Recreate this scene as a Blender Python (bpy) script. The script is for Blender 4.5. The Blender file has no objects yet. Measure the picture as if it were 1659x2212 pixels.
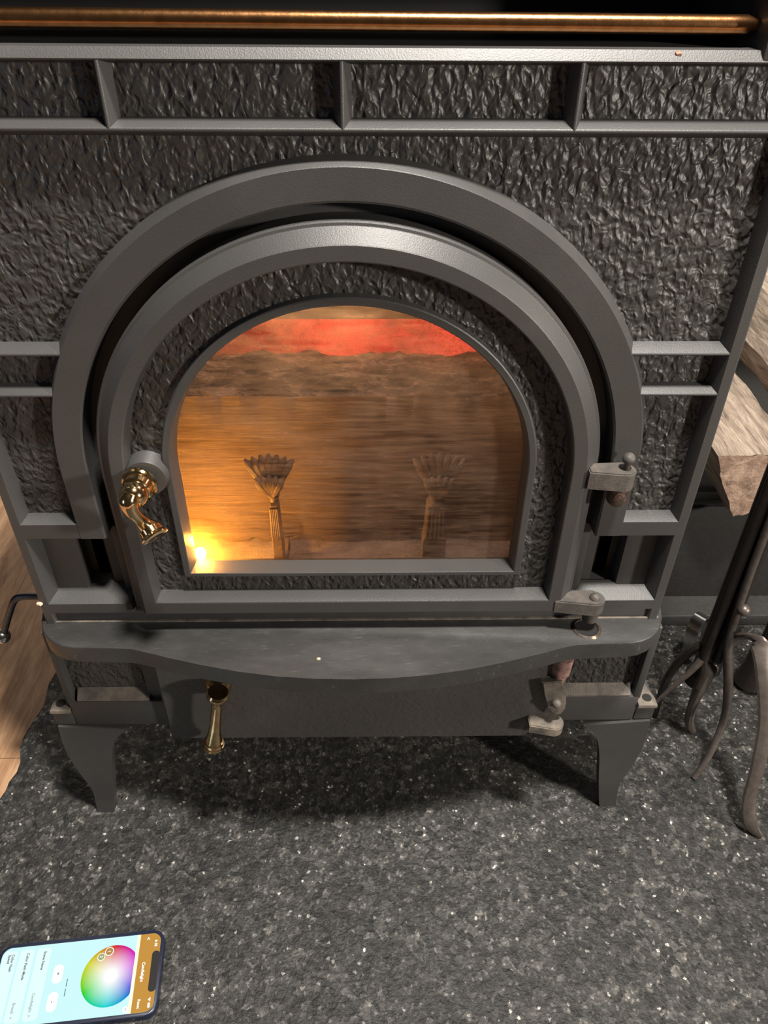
import bpy, bmesh, math, random
from mathutils import Vector, Matrix, noise
random.seed(4)
pi = math.pi
S = bpy.context.scene
COL = S.collection

# ---------------------------------------------------------------- camera
F = 1662.0; CXI = 829.5; CYI = 1106.0
ROLL, YAW, PITCH = [math.radians(a) for a in (.545, -1.348, 37.589)]
D, CX, H = .46, .0137, .752
cam = bpy.data.objects.new('camera', bpy.data.cameras.new('camera'))
COL.objects.link(cam)
cam.matrix_world = (Matrix.Translation((CX, -D, H)) @ Matrix.Rotation(YAW, 4, 'Z')
                    @ Matrix.Rotation(pi/2 - PITCH, 4, 'X') @ Matrix.Rotation(ROLL, 4, 'Z'))
cam.data.sensor_fit = 'VERTICAL'; cam.data.sensor_height = 24.0
cam.data.lens = F*24.0/2212.0
cam.data.clip_start = .01
S.camera = cam
S.view_settings.view_transform = 'Standard'; S.view_settings.look = 'None'
S.view_settings.gamma = 1; S.view_settings.use_curve_mapping = False
S.view_settings.exposure = 0.0

def ray(u, v):
    a = (u-CXI)/F; b = -(v-CYI)/F
    a, b = a*math.cos(ROLL)-b*math.sin(ROLL), a*math.sin(ROLL)+b*math.cos(ROLL)
    Y = math.cos(PITCH)+math.sin(PITCH)*b; Z = -math.sin(PITCH)+math.cos(PITCH)*b
    return Vector((a*math.cos(YAW)-Y*math.sin(YAW), a*math.sin(YAW)+Y*math.cos(YAW), Z))
def A(u, v, y=0.):                      # point of the photograph on the vertical plane at depth y
    r = ray(u, v); t = (y+D)/r.y
    return Vector((CX+t*r.x, y, H+t*r.z))
def G(u, v, z=0.):                      # point of the photograph on the level plane at height z
    r = ray(u, v); t = (z-H)/r.z
    return Vector((CX+t*r.x, -D+t*r.y, z))

# ---------------------------------------------------------------- world and lights
W = bpy.data.worlds.new('world'); S.world = W; W.use_nodes = True
W.node_tree.nodes['Background'].inputs[0].default_value = (1, .9, .8, 1)
W.node_tree.nodes['Background'].inputs[1].default_value = .03
def area(name, loc, target, size, power, col):
    l = bpy.data.lights.new(name, 'AREA'); l.shape = 'DISK'; l.size = size; l.energy = power; l.color = col
    o = bpy.data.objects.new(name, l); COL.objects.link(o); o.location = loc
    o.rotation_euler = (Vector(target)-Vector(loc)).to_track_quat('-Z', 'Y').to_euler()
    return o
def point(name, loc, r, power, col):
    l = bpy.data.lights.new(name, 'POINT'); l.shadow_soft_size = r; l.energy = power; l.color = col
    o = bpy.data.objects.new(name, l); COL.objects.link(o); o.location = loc
    return o
area('side_lamp_light', (1.75, -1.15, 1.00), (0, 0, .4), .16, 52, (1, .92, .82))
area('ceiling_lamp_light', (.35, -.42, 2.4), (0, .1, .3), .2, 108, (1, .95, .87))
area('cool_fill_light', (-1.6, -1.3, .9), (0, 0, .3), .7, 2.6, (.66, .76, 1))  # added cool fill from the left, no window stands there

# ---------------------------------------------------------------- materials
def mat(name):
    m = bpy.data.materials.new(name); m.use_nodes = True
    nt = m.node_tree; b = nt.nodes['Principled BSDF']
    return m, nt, b
def N(nt, t, **kw):
    n = nt.nodes.new(t)
    for k, v in kw.items():
        if k in n.inputs: n.inputs[k].default_value = v
        else: setattr(n, k, v)
    return n
def coords(nt, scale=(1, 1, 1), rot=(0, 0, 0)):
    tc = N(nt, 'ShaderNodeTexCoord'); mp = N(nt, 'ShaderNodeMapping')
    mp.inputs['Scale'].default_value = scale; mp.inputs['Rotation'].default_value = rot
    nt.links.new(tc.outputs['Object'], mp.inputs['Vector'])
    return mp.outputs['Vector']
def ramp(nt, fac, stops):
    r = N(nt, 'ShaderNodeValToRGB'); e = r.color_ramp.elements
    while len(e) > 1: e.remove(e[-1])
    e[0].position, e[0].color = stops[0][0], (*stops[0][1], 1)
    for p, c in stops[1:]:
        x = e.new(p); x.color = (*c, 1)
    nt.links.new(fac, r.inputs[0]); return r.outputs[0]
def bump(nt, b, h, dist, strength=1., prev=None):
    n = N(nt, 'ShaderNodeBump'); n.inputs['Distance'].default_value = dist; n.inputs['Strength'].default_value = strength
    nt.links.new(h, n.inputs['Height'])
    if prev: nt.links.new(prev, n.inputs['Normal'])
    nt.links.new(n.outputs[0], b.inputs['Normal']); return n.outputs[0]
def noise_t(nt, vec, scale, detail=2, rough=.5, dist=0):
    n = N(nt, 'ShaderNodeTexNoise'); n.inputs['Scale'].default_value = scale
    n.inputs['Detail'].default_value = detail; n.inputs['Roughness'].default_value = rough
    n.inputs['Distortion'].default_value = dist
    nt.links.new(vec, n.inputs['Vector']); return n.outputs['Fac']

def cast_iron(name, base=(.043, .041, .040), dust=.25, rough=.46):
    m, nt, b = mat(name); v = coords(nt)
    f = noise_t(nt, v, 9, 4, .6)
    d = tuple(c*(1+dust*1.6) for c in base)
    c = ramp(nt, f, [(.3, tuple(x*.82 for x in base)), (.55, base), (.8, d)])
    nt.links.new(c, b.inputs['Base Color'])
    b.inputs['Roughness'].default_value = rough
    b.inputs['Specular IOR Level'].default_value = .55
    g = noise_t(nt, v, 1100, 2, .6)
    p = bump(nt, b, g, .00025, .5)
    return m
IRON = cast_iron('cast_iron')
def relief_iron():
    m, nt, b = mat('hammered_cast_iron'); 
    v = coords(nt, (1, 1, .70), (0, .12, 0))
    b.inputs['Base Color'].default_value = (.034, .032, .030, 1)
    b.inputs['Roughness'].default_value = .47; b.inputs['Specular IOR Level'].default_value = .5
    w = noise_t(nt, v, 60, 2, .5)
    vo = N(nt, 'ShaderNodeTexVoronoi'); vo.feature = 'SMOOTH_F1'; vo.inputs['Scale'].default_value = 170
    vo.inputs['Smoothness'].default_value = .35
    mx = N(nt, 'ShaderNodeVectorMath'); mx.operation = 'MULTIPLY_ADD'
    nz = N(nt, 'ShaderNodeTexNoise'); nz.inputs['Scale'].default_value = 120; nz.inputs['Detail'].default_value = 1
    nt.links.new(v, nz.inputs['Vector'])
    nt.links.new(nz.outputs['Color'], mx.inputs[0]); mx.inputs[1].default_value = (.012, .012, .012)
    nt.links.new(v, mx.inputs[2]); nt.links.new(mx.outputs[0], vo.inputs['Vector'])
    n2 = noise_t(nt, v, 185, 1, .5, .9)
    ad = N(nt, 'ShaderNodeMath'); ad.operation = 'MULTIPLY_ADD'
    nt.links.new(vo.outputs['Distance'], ad.inputs[0]); ad.inputs[1].default_value = 1.0
    nt.links.new(n2, ad.inputs[2])
    mr = N(nt, 'ShaderNodeMapRange'); nt.links.new(ad.outputs[0], mr.inputs[0])
    for i, x in enumerate((.35, 1.35, 0, 1)): mr.inputs[i+1].default_value = x
    p = bump(nt, b, mr.outputs[0], .0021, 1.)
    g = noise_t(nt, v, 900, 2, .6)
    bump(nt, b, g, .0003, .5, p)
    return m
RELIEF = relief_iron()
def rusty_iron(name, base, rust, lo=.45, hi=.62, sc=90):
    m, nt, b = mat(name); v = coords(nt)
    f = noise_t(nt, v, sc, 4, .65)
    c = ramp(nt, f, [(lo, base), (hi, rust)])
    nt.links.new(c, b.inputs['Base Color']); b.inputs['Roughness'].default_value = .55
    b.inputs['Specular IOR Level'].default_value = .4
    bump(nt, b, noise_t(nt, v, 700, 3, .6), .0005, .6)
    return m
HINGE = rusty_iron('worn_hinge_iron', (.060, .055, .050), (.115, .095, .080), .4, .75)
DUSTY = rusty_iron('dusty_iron', (.07, .062, .055), (.20, .165, .13), .35, .75, 60)
RUST = rusty_iron('rusted_iron', (.03, .02, .015), (.12, .065, .04), .45, .7, 200)
LEDGE = cast_iron('worn_ledge_iron', (.036, .036, .038), 1.0, .42)
def brass():
    m, nt, b = mat('polished_brass')
    b.inputs['Metallic'].default_value = 1; b.inputs['Roughness'].default_value = .13
    v = coords(nt)
    c = ramp(nt, noise_t(nt, v, 120, 3, .6), [(.35, (.62, .41, .20)), (.65, (.80, .60, .34))])
    nt.links.new(c, b.inputs['Base Color']); bump(nt, b, noise_t(nt, v, 90, 2), .0006, .35)
    return m
def smudged(m):
    nt = m.node_tree; b = nt.nodes['Principled BSDF']; v = coords(nt, (1, 2.4, 1), (0, 0, .35))
    f = noise_t(nt, v, 12, 6, .7, .1); v2 = coords(nt, (1, 9, 1), (0, 0, -.6)); g_ = noise_t(nt, v2, 60, 4, .7)
    rr_ = N(nt, 'ShaderNodeMapRange'); nt.links.new(f, rr_.inputs[0])
    for i, x in enumerate((.3, .7, .40, .54)): rr_.inputs[i+1].default_value = x
    nt.links.new(rr_.outputs[0], b.inputs['Roughness'])
    c = ramp(nt, f, [(.30, (.022, .0215, .021)), (.5, (.029, .0285, .028)), (.70, (.044, .043, .042))])
    d = ramp(nt, g_, [(.60, (1, 1, 1)), (.72, (2.2, 2.2, 2.2))])
    mu = N(nt, 'ShaderNodeMix'); mu.data_type = 'RGBA'; mu.blend_type = 'MULTIPLY'; mu.inputs[0].default_value = 1
    nt.links.new(c, mu.inputs[6]); nt.links.new(d, mu.inputs[7]); nt.links.new(mu.outputs[2], b.inputs['Base Color'])
smudged(LEDGE)
BRASS = brass()
def metal(name, col, rough, met=1.):
    m, nt, b = mat(name); v = coords(nt)
    b.inputs['Metallic'].default_value = met; b.inputs['Roughness'].default_value = rough
    f = noise_t(nt, v, 150, 3, .6)
    nt.links.new(ramp(nt, f, [(.35, tuple(x*.7 for x in col)), (.7, col)]), b.inputs['Base Color'])
    bump(nt, b, f, .0004, .4)
    return m
COPPER = metal('aged_brass_rail', (.50, .24, .10), .26)
STEEL = metal('bright_steel', (.62, .62, .62), .22)
LEVER = metal('lever_steel', (.13, .13, .15), .42)
TOOLBLACK = metal('black_wrought_iron', (.022, .017, .015), .42, .3)
TOOLWORN = metal('worn_wrought_iron', (.13, .108, .095), .42, .6)
BLACKSHEET = metal('black_sheet_metal', (.028, .027, .026), .5, .1)
def flat(name, col, rough=.6, em=None, es=1.):
    m, nt, b = mat(name); b.inputs['Base Color'].default_value = (*col, 1); b.inputs['Roughness'].default_value = rough
    if em: b.inputs['Emission Color'].default_value = (*em, 1); b.inputs['Emission Strength'].default_value = es
    return m
BLACK_AND_SHADE = flat('black_and_shade', (.006, .005, .005), .8)  # black parts, and painted shade in the cavity and holes

def granite():
    m, nt, b = mat('dark_flecked_stone'); v = coords(nt)
    def cells(scale, ch):
        vo = N(nt, 'ShaderNodeTexVoronoi'); vo.inputs['Scale'].default_value = scale; vo.inputs['Randomness'].default_value = 1
        mx = N(nt, 'ShaderNodeVectorMath'); mx.operation = 'MULTIPLY_ADD'
        nz = N(nt, 'ShaderNodeTexNoise'); nz.inputs['Scale'].default_value = scale*1.2; nt.links.new(v, nz.inputs['Vector'])
        nt.links.new(nz.outputs['Color'], mx.inputs[0]); mx.inputs[1].default_value = (.9/scale,)*3; nt.links.new(v, mx.inputs[2])
        nt.links.new(mx.outputs[0], vo.inputs['Vector'])
        sx = N(nt, 'ShaderNodeSeparateColor'); nt.links.new(vo.outputs['Color'], sx.inputs[0]); return sx.outputs[ch]
    def mult(a, c):
        mu = N(nt, 'ShaderNodeMix'); mu.data_type = 'RGBA'; mu.blend_type = 'MULTIPLY'; mu.inputs[0].default_value = 1
        nt.links.new(a, mu.inputs[6]); nt.links.new(c, mu.inputs[7]); return mu.outputs[2]
    c1 = ramp(nt, cells(150, 0), [(0, (.010, .010, .0098)), (.3, (.022, .0218, .0212)), (.75, (.030, .0295, .029)), (1, (.068, .066, .064))])
    c2 = ramp(nt, cells(420, 1), [(0, (.7, .7, .7)), (.80, (1.05, 1.05, 1.05)), (.92, (1.9, 1.88, 1.84)), (.99, (3.2, 3.15, 3.1)), (.998, (12, 12, 11.8))])
    cb = ramp(nt, noise_t(nt, v, 9, 4, .65), [(.3, (.62, .61, .60)), (.7, (1.45, 1.42, 1.38))])
    mid = noise_t(nt, v, 140, 4, .6, .25)
    c4 = ramp(nt, mid, [(.38, (.62, .62, .62)), (.55, (.95, .95, .94)), (.66, (1.7, 1.66, 1.62))])
    nt.links.new(mult(mult(c1, c2), mult(cb, c4)), b.inputs['Base Color'])
    b.inputs['Roughness'].default_value = .55; b.inputs['Specular IOR Level'].default_value = .35
    p = bump(nt, b, mid, .0016, .8)
    p = bump(nt, b, noise_t(nt, v, 330, 3, .6), .0012, .7, p)
    bump(nt, b, noise_t(nt, v, 24, 3, .6), .004, .5, p)
    return m
STONE = granite()
def woodm(name, axis_scale, c0, c1, c2, rough=.5, sc=14, bd=.0006):
    m, nt, b = mat(name); v = coords(nt, axis_scale)
    f = noise_t(nt, v, sc, 5, .65, .6)
    g = noise_t(nt, v, sc*5, 3, .7)
    ad = N(nt, 'ShaderNodeMath'); ad.operation = 'MULTIPLY_ADD'; ad.inputs[1].default_value = .3
    nt.links.new(g, ad.inputs[0]); nt.links.new(f, ad.inputs[2])
    nt.links.new(ramp(nt, ad.outputs[0], [(.45, c0), (.65, c1), (.85, c2)]), b.inputs['Base Color'])
    b.inputs['Roughness'].default_value = rough
    bump(nt, b, ad.outputs[0], bd, .6)
    return m
FLOORWOOD = woodm('oak_floorboard', (5, .6, 5), (.24, .125, .065), (.42, .24, .13), (.55, .35, .21), .5)
LOGWOOD = woodm('split_firewood', (8, .8, 8), (.09, .065, .050), (.25, .19, .145), (.42, .34, .27), .75, 16, .004)
LOGEND = woodm('sawn_log_end', (3, 3, 3), (.11, .068, .048), (.24, .155, .11), (.38, .27, .20), .8, 18, .003)
FIREWOOD = woodm('flat_sawn_firewood', (.8, 5, 16), (.085, .055, .040), (.17, .115, .085), (.27, .195, .145), .7, 22, .002)
BARK = woodm('rough_bark', (1.2, 3, 4), (.008, .006, .005), (.075, .050, .038), (.34, .24, .18), .85, 30, .018)

# ---------------------------------------------------------------- mesh helpers
def finish(name, bm, m, parent=None, ang=32):
    bmesh.ops.remove_doubles(bm, verts=bm.verts, dist=1e-6)
    bmesh.ops.recalc_face_normals(bm, faces=bm.faces)
    for f in bm.faces: f.smooth = True
    for e in bm.edges:
        e.smooth = len(e.link_faces) == 2 and e.calc_face_angle(0) < math.radians(ang)
    me = bpy.data.meshes.new(name); bm.to_mesh(me); bm.free()
    me.materials.append(m)
    o = bpy.data.objects.new(name, me); COL.objects.link(o)
    if parent: o.parent = parent
    return o
def empty(name, loc=(0, 0, 0), rz=0, parent=None):
    o = bpy.data.objects.new(name, None); COL.objects.link(o); o.location = loc; o.rotation_euler[2] = rz
    o.empty_display_size = .05
    if parent: o.parent = parent
    return o
def tag(o, label=None, cat=None, group=None, kind=None):
    for k, v in (('label', label), ('category', cat), ('group', group), ('kind', kind)):
        if v: o[k] = v
    return o
def box(bm, lo, hi, bev=0, seg=2):
    r = bmesh.ops.create_cube(bm, size=1)
    for v in r['verts']:
        v.co = Vector([(lo[i]+hi[i])/2 + v.co[i]*(hi[i]-lo[i]) for i in range(3)])
    if bev:
        es = list({e for v in r['verts'] for e in v.link_edges})
        bmesh.ops.bevel(bm, geom=es, offset=bev, segments=seg, affect='EDGES', profile=.5)
def loft(bm, rings, closed_u=True, cap=True):
    V = [[bm.verts.new(p) for p in r] for r in rings]
    n = len(V[0])
    for i in range(len(V)-1):
        for j in range(n if closed_u else n-1):
            k = (j+1) % n
            try: bm.faces.new((V[i][j], V[i][k], V[i+1][k], V[i+1][j]))
            except ValueError: pass
    if cap:
        for r in (V[0], V[-1]):
            try: bm.faces.new(r)
            except ValueError: pass
    return V
def bar(name, p0, p1, wb, wc, yb, yc, parent, m=None, off=0, bev=.0007):
    """cast bar in the front plane from p0 to p1 (x, z): base half width wb at depth yb, crest half width wc at depth yc"""
    p0 = Vector((p0[0], 0, p0[1])); p1 = Vector((p1[0], 0, p1[1])); t = (p1-p0).normalized()
    n = Vector((-t.z, 0, t.x)); bm = bmesh.new(); R = []
    for p in (p0, p1):
        prof = []
        for (o, y) in ((-wb, yb), (-wc, yc), (wc, yc), (wb, yb)):
            prof.append(p + n*(o + (off if y == yc else 0)) + Vector((0, y, 0)))
        R.append(prof)
    loft(bm, R)
    if bev:
        es = [e for e in bm.edges if all(abs(v.co.y-yc) < 1e-6 for v in e.verts) and abs((e.verts[0].co-e.verts[1].co).length - (p1-p0).length) < 1e-4]
        bmesh.ops.bevel(bm, geom=es, offset=bev, segments=2, affect='EDGES', profile=.5)
    return finish(name, bm, m or IRON, parent)
def prism(name, pts, y0, y1, m, parent=None, bev=0, seg=2):
    """outline pts (x, z) extruded from depth y0 (front) to y1"""
    bm = bmesh.new()
    loft(bm, [[Vector((x, y, z)) for x, z in pts] for y in (y0, y1)])
    if bev:
        es = [e for e in bm.edges if all(abs(v.co.y-y0) < 1e-7 for v in e.verts)]
        bmesh.ops.bevel(bm, geom=es, offset=bev, segments=seg, affect='EDGES', profile=.5)
    return finish(name, bm, m, parent)
def slab(name, pts, z0, z1, m, parent=None, bev=0, seg=2):
    bm = bmesh.new()
    loft(bm, [[Vector((x, y, z)) for x, y in pts] for z in (z1, z0)])
    if bev:
        es = [e for e in bm.edges if all(abs(v.co.z-z1) < 1e-7 for v in e.verts)]
        bmesh.ops.bevel(bm, geom=es, offset=bev, segments=seg, affect='EDGES', profile=.5)
    return finish(name, bm, m, parent)
ZC = .434
def arch_path(r, zb, seg=72, x0=0):
    return ([(x0-r, zb)] + [(x0-r, ZC-.01)] + [(x0-r*math.cos(pi*i/seg), ZC+r*math.sin(pi*i/seg)) for i in range(seg+1)]
            + [(x0+r, ZC-.01)] + [(x0+r, zb)])
def arch_ring(name, prof, m, parent=None, closed=False, seg=72):
    """profile [(radius, depth, bottom z)] carried round a round-topped outline; closed = the outline runs along its bottom too"""
    bm = bmesh.new(); rows = []
    for (r, y, zb) in prof:
        rows.append([bm.verts.new((x, y, z)) for x, z in arch_path(r, zb, seg)])
    n = len(rows[0])
    for i in range(len(rows)-1):
        for j in range(n if closed else n-1):
            k = (j+1) % n
            bm.faces.new((rows[i][j], rows[i][k], rows[i+1][k], rows[i+1][j]))
    if not closed:
        for j in (0, n-1): bm.faces.new([r[j] for r in rows])
    return finish(name, bm, m, parent, 25)
def cr(pts, n=8):
    P = [Vector(p) for p in pts]; P = [P[0]*2-P[1]] + P + [P[-1]*2-P[-2]]; out = []
    for i in range(1, len(P)-2):
        for k in range(n):
            t = k/n; a, b, c, d = P[i-1:i+3]
            out.append(.5*((2*b)+(c-a)*t+(2*a-5*b+4*c-d)*t*t+(3*b-a-3*c+d)*t**3))
    out.append(P[-2]); return out
def tube(bm, pts, rad, sides=12, flatten=None, smooth=0):
    """round rod along pts; rad number or list; flatten=(vector, factor) squashes the section along the vector"""
    if smooth:
        if isinstance(rad, (list, tuple)):
            rr = cr([(r, 0, 0) for r in rad], smooth); rad = [v.x for v in rr]
        pts = cr(pts, smooth)
    else: pts = [Vector(p) for p in pts]
    n = len(pts)
    if not isinstance(rad, (list, tuple)): rad = [rad]*n
    rings = []; up = None
    for i, p in enumerate(pts):
        t = (pts[min(i+1, n-1)]-pts[max(i-1, 0)]).normalized()
        if up is None:
            up = t.orthogonal().normalized() if not flatten else flatten[0].cross(t).normalized()
        up = (up - t*up.dot(t)).normalized(); sd = t.cross(up).normalized()
        if flatten:
            up2 = (flatten[0]-t*flatten[0].dot(t)).normalized(); sd2 = t.cross(up2)
            rings.append([p + (up2*math.cos(a)*flatten[1] + sd2*math.sin(a))*rad[i] for a in [2*pi*(k+.5)/sides for k in range(sides)]])
        else:
            rings.append([p + (up*math.cos(a)+sd*math.sin(a))*rad[i] for a in [2*pi*k/sides for k in range(sides)]])
    loft(bm, rings)
def lathe(bm, p0, axis, prof, sides=40):
    """prof [(distance along axis, radius)]"""
    axis = Vector(axis).normalized(); u = axis.orthogonal().normalized(); w = axis.cross(u); p0 = Vector(p0)
    loft(bm, [[p0 + axis*s + (u*math.cos(a)+w*math.sin(a))*max(r, 1e-5) for a in [2*pi*k/sides for k in range(sides)]] for s, r in prof])
def ball(bm, c, r, seg=20):
    bmesh.ops.create_uvsphere(bm, u_segments=seg, v_segments=seg//2, radius=r, matrix=Matrix.Translation(c))

# ================================================================ setting
# stone hearth slab with a chipped left edge, oak boards beyond it
edge = [(0, 1725), (12, 1708), (25, 1690), (36, 1668), (44, 1645), (49, 1612), (47, 1596), (55, 1578), (68, 1563), (84, 1548), (94, 1525), (100, 1500), (104, 1475), (124, 1455)]
ep = [G(*p) for p in edge]
pts = [(-.47, -.75), (-.452, -.60), (-.455, -.45), (-.430, -.33), (-.425, -.2), (-.405, -.08)] + [(p.x, p.y) for p in ep] + \
      [(-.372, .24), (-.378, .31), (-.369, .40), (-.375, .52), (-.37, .80), (1.3, .80), (1.3, -.75)]
hs = slab('hearth_slab', pts, -.035, 0, STONE, bev=.003)
tag(hs, 'dark grey flecked stone hearth slab with a chipped left edge', 'hearth')
fl = empty('floor', (0, 0, -.036)); tag(fl, kind='structure')
bw = .14
x = -1.205
k = 0
while x < 1.4:
    ys = [-1.2, -.55+.1*((k*37) % 7), .072+.05*((k*13) % 5)-.02, .9+.03*((k*5) % 3), 1.2]
    if -.56 < x < -.36: ys[2] = .0905
    for j in range(4):
        bm = bmesh.new(); box(bm, (x+.0002, ys[j]+.0002, -.018), (x+bw-.0002, ys[j+1]-.0002, 0), .0006, 1)
        o = finish('floorboard', bm, FLOORWOOD, fl)
    x += bw; k += 1
# far wall seen only past the log pile
bm = bmesh.new(); box(bm, (-1.2, 1.2, -.05), (1.6, 1.25, 2.2))
wm, nt, b = mat('pale_painted_wall'); b.inputs['Base Color'].default_value = (.62, .60, .57, 1); b.inputs['Roughness'].default_value = .7
bump(nt, b, noise_t(nt, coords(nt), 120, 3), .0008, .5)
tag(finish('wall_back', bm, wm), kind='structure')

# ================================================================ the stove
ST = empty('wood_stove', (0, .2, 0))
tag(ST, 'black cast iron wood stove with arched glass door and splayed legs', 'stove')
def P(o):                       # keep world placement under the stove's empty
    o.location = Vector(o.location) - Vector((0, .2, 0)); o.parent = ST; return o
YB = .010                       # depth of the recessed relief
def R(o): o.parent = None; return P(o)

# -- box behind the front casting
for nm, lo, hi in (('side_plate', (-.275, .030, .155), (-.262, .41, .715)), ('side_plate', (.262, .030, .155), (.275, .41, .715)),
                   ('back_plate', (-.272, .40, .155), (.272, .414, .715)), ('bottom_plate', (-.262, .02, .145), (.262, .40, .157)),
                   
                   ):
    bm = bmesh.new(); box(bm, lo, hi, .002); R(finish(nm, bm, IRON))
bm = bmesh.new(); box(bm, (-.285, .013, .738), (.285, .43, .756), .006, 3); R(finish('top_plate', bm, IRON))
# cavity behind the brass rail, its shade put in as black walls
bm = bmesh.new(); box(bm, (-.258, .10, .694), (.258, .11, .738)); R(finish('cavity_back', bm, BLACK_AND_SHADE))
bm = bmesh.new(); box(bm, (-.2205, .013, .7335), (.2205, .10, .738)); R(finish('cavity_roof', bm, BLACK_AND_SHADE))

# -- relief panels
def relief(pts, y=YB): return R(prism('relief_panel', pts, y, y+.006, RELIEF))
XI = .2535
for a, b in ((-XI, -.129), (-.125, -.002), (.002, .125), (.129, XI)):
    relief([(a, .660), (b, .660), (b, .6935), (a, .6935)])
top = [(-XI, .529), (-XI, .660), (XI, .660), (XI, .529)]
rr = .198
a0 = math.asin((.529-ZC)/rr)
arc = [(rr*math.cos(a0+(pi-2*a0)*i/48), ZC+rr*math.sin(a0+(pi-2*a0)*i/48)) for i in range(49)]
relief(top + arc)
for s in (-1, 1):
    for z0, z1 in ((.497, .527), (.387, .497)):
        arc = [(s*rr*math.sqrt(max(0, 1-((max(z, ZC)-ZC)/rr)**2)), z) for z in [z1+(z0-z1)*i/10 for i in range(11)]]
        relief([(s*XI, z0), (s*XI, z1)] + arc)
    # lower side panel beside the ash door
    relief([(s*.186, .170), (s*.2585, .170), (s*.2585, .275), (s*.186, .275)], .008)
# -- stiles, rails, dividers
def Bar(*a, **k):
    o = bar(*a, **k); return R(o)
for s in (-1, 1):
    bm = bmesh.new()
    loft(bm, [[Vector((s*x, y, z)) for x, y in ((.2460, YB+.001), (.2506, .0006), (.2512, 0), (.2572, 0), (.2580, .0008), (.2580, .032), (.2460, .032))] for z in (.262, .738)])
    R(finish('stile', bm, IRON))
    for z in (.527, .497):
        xo = math.sqrt(.206**2-(z-ZC)**2)
        Bar('side_rail', (s*xo, z), (s*.2525, z), .0054, .0008, YB+.001, 0, None, off=0)
    # plain rail under the side relief, from ring to stile
    bm = bmesh.new()
    xs = sorted((s*.190, s*.2511))
    loft(bm, [[Vector((x, y, z)) for y, z in ((YB+.002, .3918), (.0, .3868), (.0, .3735), (.003, .3722), (.03, .3718), (.03, .3895))] for x in xs])
    R(finish('lower_rail', bm, IRON))
Bar('cross_rail', (-.2525, .6605), (.2525, .6605), .0052, .0009, YB+.001, 0, None)
for x in (-.127, 0, .127):
    Bar('divider', (x, .6605), (x, .6935), .0055, .0009, YB+.001, 0, None)
# top sill under the cavity, sloping rail in front of it
bm = bmesh.new()
loft(bm, [[Vector((x, y, z)) for y, z in ((YB+.002, .6905), (.0006, .6934), (.0, .6942), (.0006, .6950), (.0040, .6992), (.10, .6996), (.10, .685), (.03, .685))] for x in (-.252, .252)])
R(finish('top_rail', bm, IRON))
for s in (-1, 1):
    R(prism('cavity_cheek', [(s*.2205, .6942), (s*.2205, .738), (s*.252, .738), (s*.252, .6942)][::s], 0, .1, IRON, bev=.002))
# -- arch trim around the door
R(arch_ring('arch_trim', [(.2135, YB+.002, .3800), (.2085, .0002, .3735), (.2080, -.0004, .3735), (.1900, -.0004, .3735), (.1885, .0006, .3735), (.1880, .022, .3735)], IRON))
bm = bmesh.new()     # smooth recess behind the door
rows = [[bm.verts.new((x, .020, z)) for x, z in arch_path(r, .30)] for r in (.160, .2)]
for j in range(len(rows[0])-1): bm.faces.new((rows[0][j], rows[0][j+1], rows[1][j+1], rows[1][j]))
R(finish('door_recess', bm, IRON))
# -- plain recesses beside the door foot, with a deeper pocket each
for s in (-1, 1):
    def X(l): return [(s*x, z) for x, z in l][::s]
    R(prism('recess_panel', X([(.2205, .300), (.256, .300), (.256, .3745), (.2205, .3745)]), .014, .03, IRON, bev=.0015))
    R(prism('recess_panel', X([(.176, .300), (.1905, .300), (.1905, .3745), (.176, .3745)]), .014, .03, IRON, bev=.0015))
    R(prism('recess_pocket', X([(.185, .300), (.226, .300), (.226, .3745), (.185, .3745)]), .030, .034, IRON))
    bm = bmesh.new(); xs = sorted((s*.1895, s*.2215))
    loft(bm, [[Vector((x, y, z)) for y, z in ((.030, .3115), (.016, .3085), (.016, .300), (.03, .300))] for x in xs])
    R(finish('pocket_sill', bm, DUSTY if s < 0 else IRON))
    bm = bmesh.new(); xs = sorted((s*.183, s*.2511))
    loft(bm, [[Vector((x, y, z)) for y, z in ((.018, .3105), (.0015, .3045), (0, .3035), (0, .2935), (.004, .292), (.03, .292))] for x in xs])
    R(finish('foot_rail', bm, IRON))
bm = bmesh.new(); box(bm, (-.2600, .003, .276), (.2600, .05, .2925), .001); R(finish('foot_rail', bm, IRON))
bm = bmesh.new(); box(bm, (-.2600, .0008, .2806), (.2600, .004, .2822), .0005); R(finish('dusty_seam', bm, DUSTY))

# -- door (ring casting) and what it carries
door = R(arch_ring('door', [(.1780, .0205, .298), (.1790, -.0005, .3005), (.1782, -.0018, .302), (.1765, -.0022, .303), (.1760, -.0026, .3035), (.1690, -.0112, .3035), (.1680, -.0120, .304),
                            (.1590, -.0120, .3150), (.1582, -.0116, .3158), (.1562, .0010, .3186), (.1562, .0205, .3186)], IRON, closed=True))
tag(door)
def DC(o): o.parent = door; return o     # door sits at the stove's own origin, so children share its frame
bm = bmesh.new()
rows = [[bm.verts.new((x, .0008, z)) for x, z in arch_path(r, zb)] for r, zb in ((.1566, .3183), (.1338, .3368))]
n = len(rows[0])
for j in range(n):
    k2 = (j+1) % n; bm.faces.new((rows[0][j], rows[0][k2], rows[1][k2], rows[1][j]))
DC(finish('relief_panel', bm, RELIEF))
DC(arch_ring('glass_frame', [(.1350, .0012, .3358), (.1338, -.0036, .3366), (.1330, -.0042, .3372), (.1290, -.0042, .3400), (.1283, -.0038, .3404), (.1262, .0085, .3412), (.1262, .0125, .3412)], IRON, closed=True))

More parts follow.
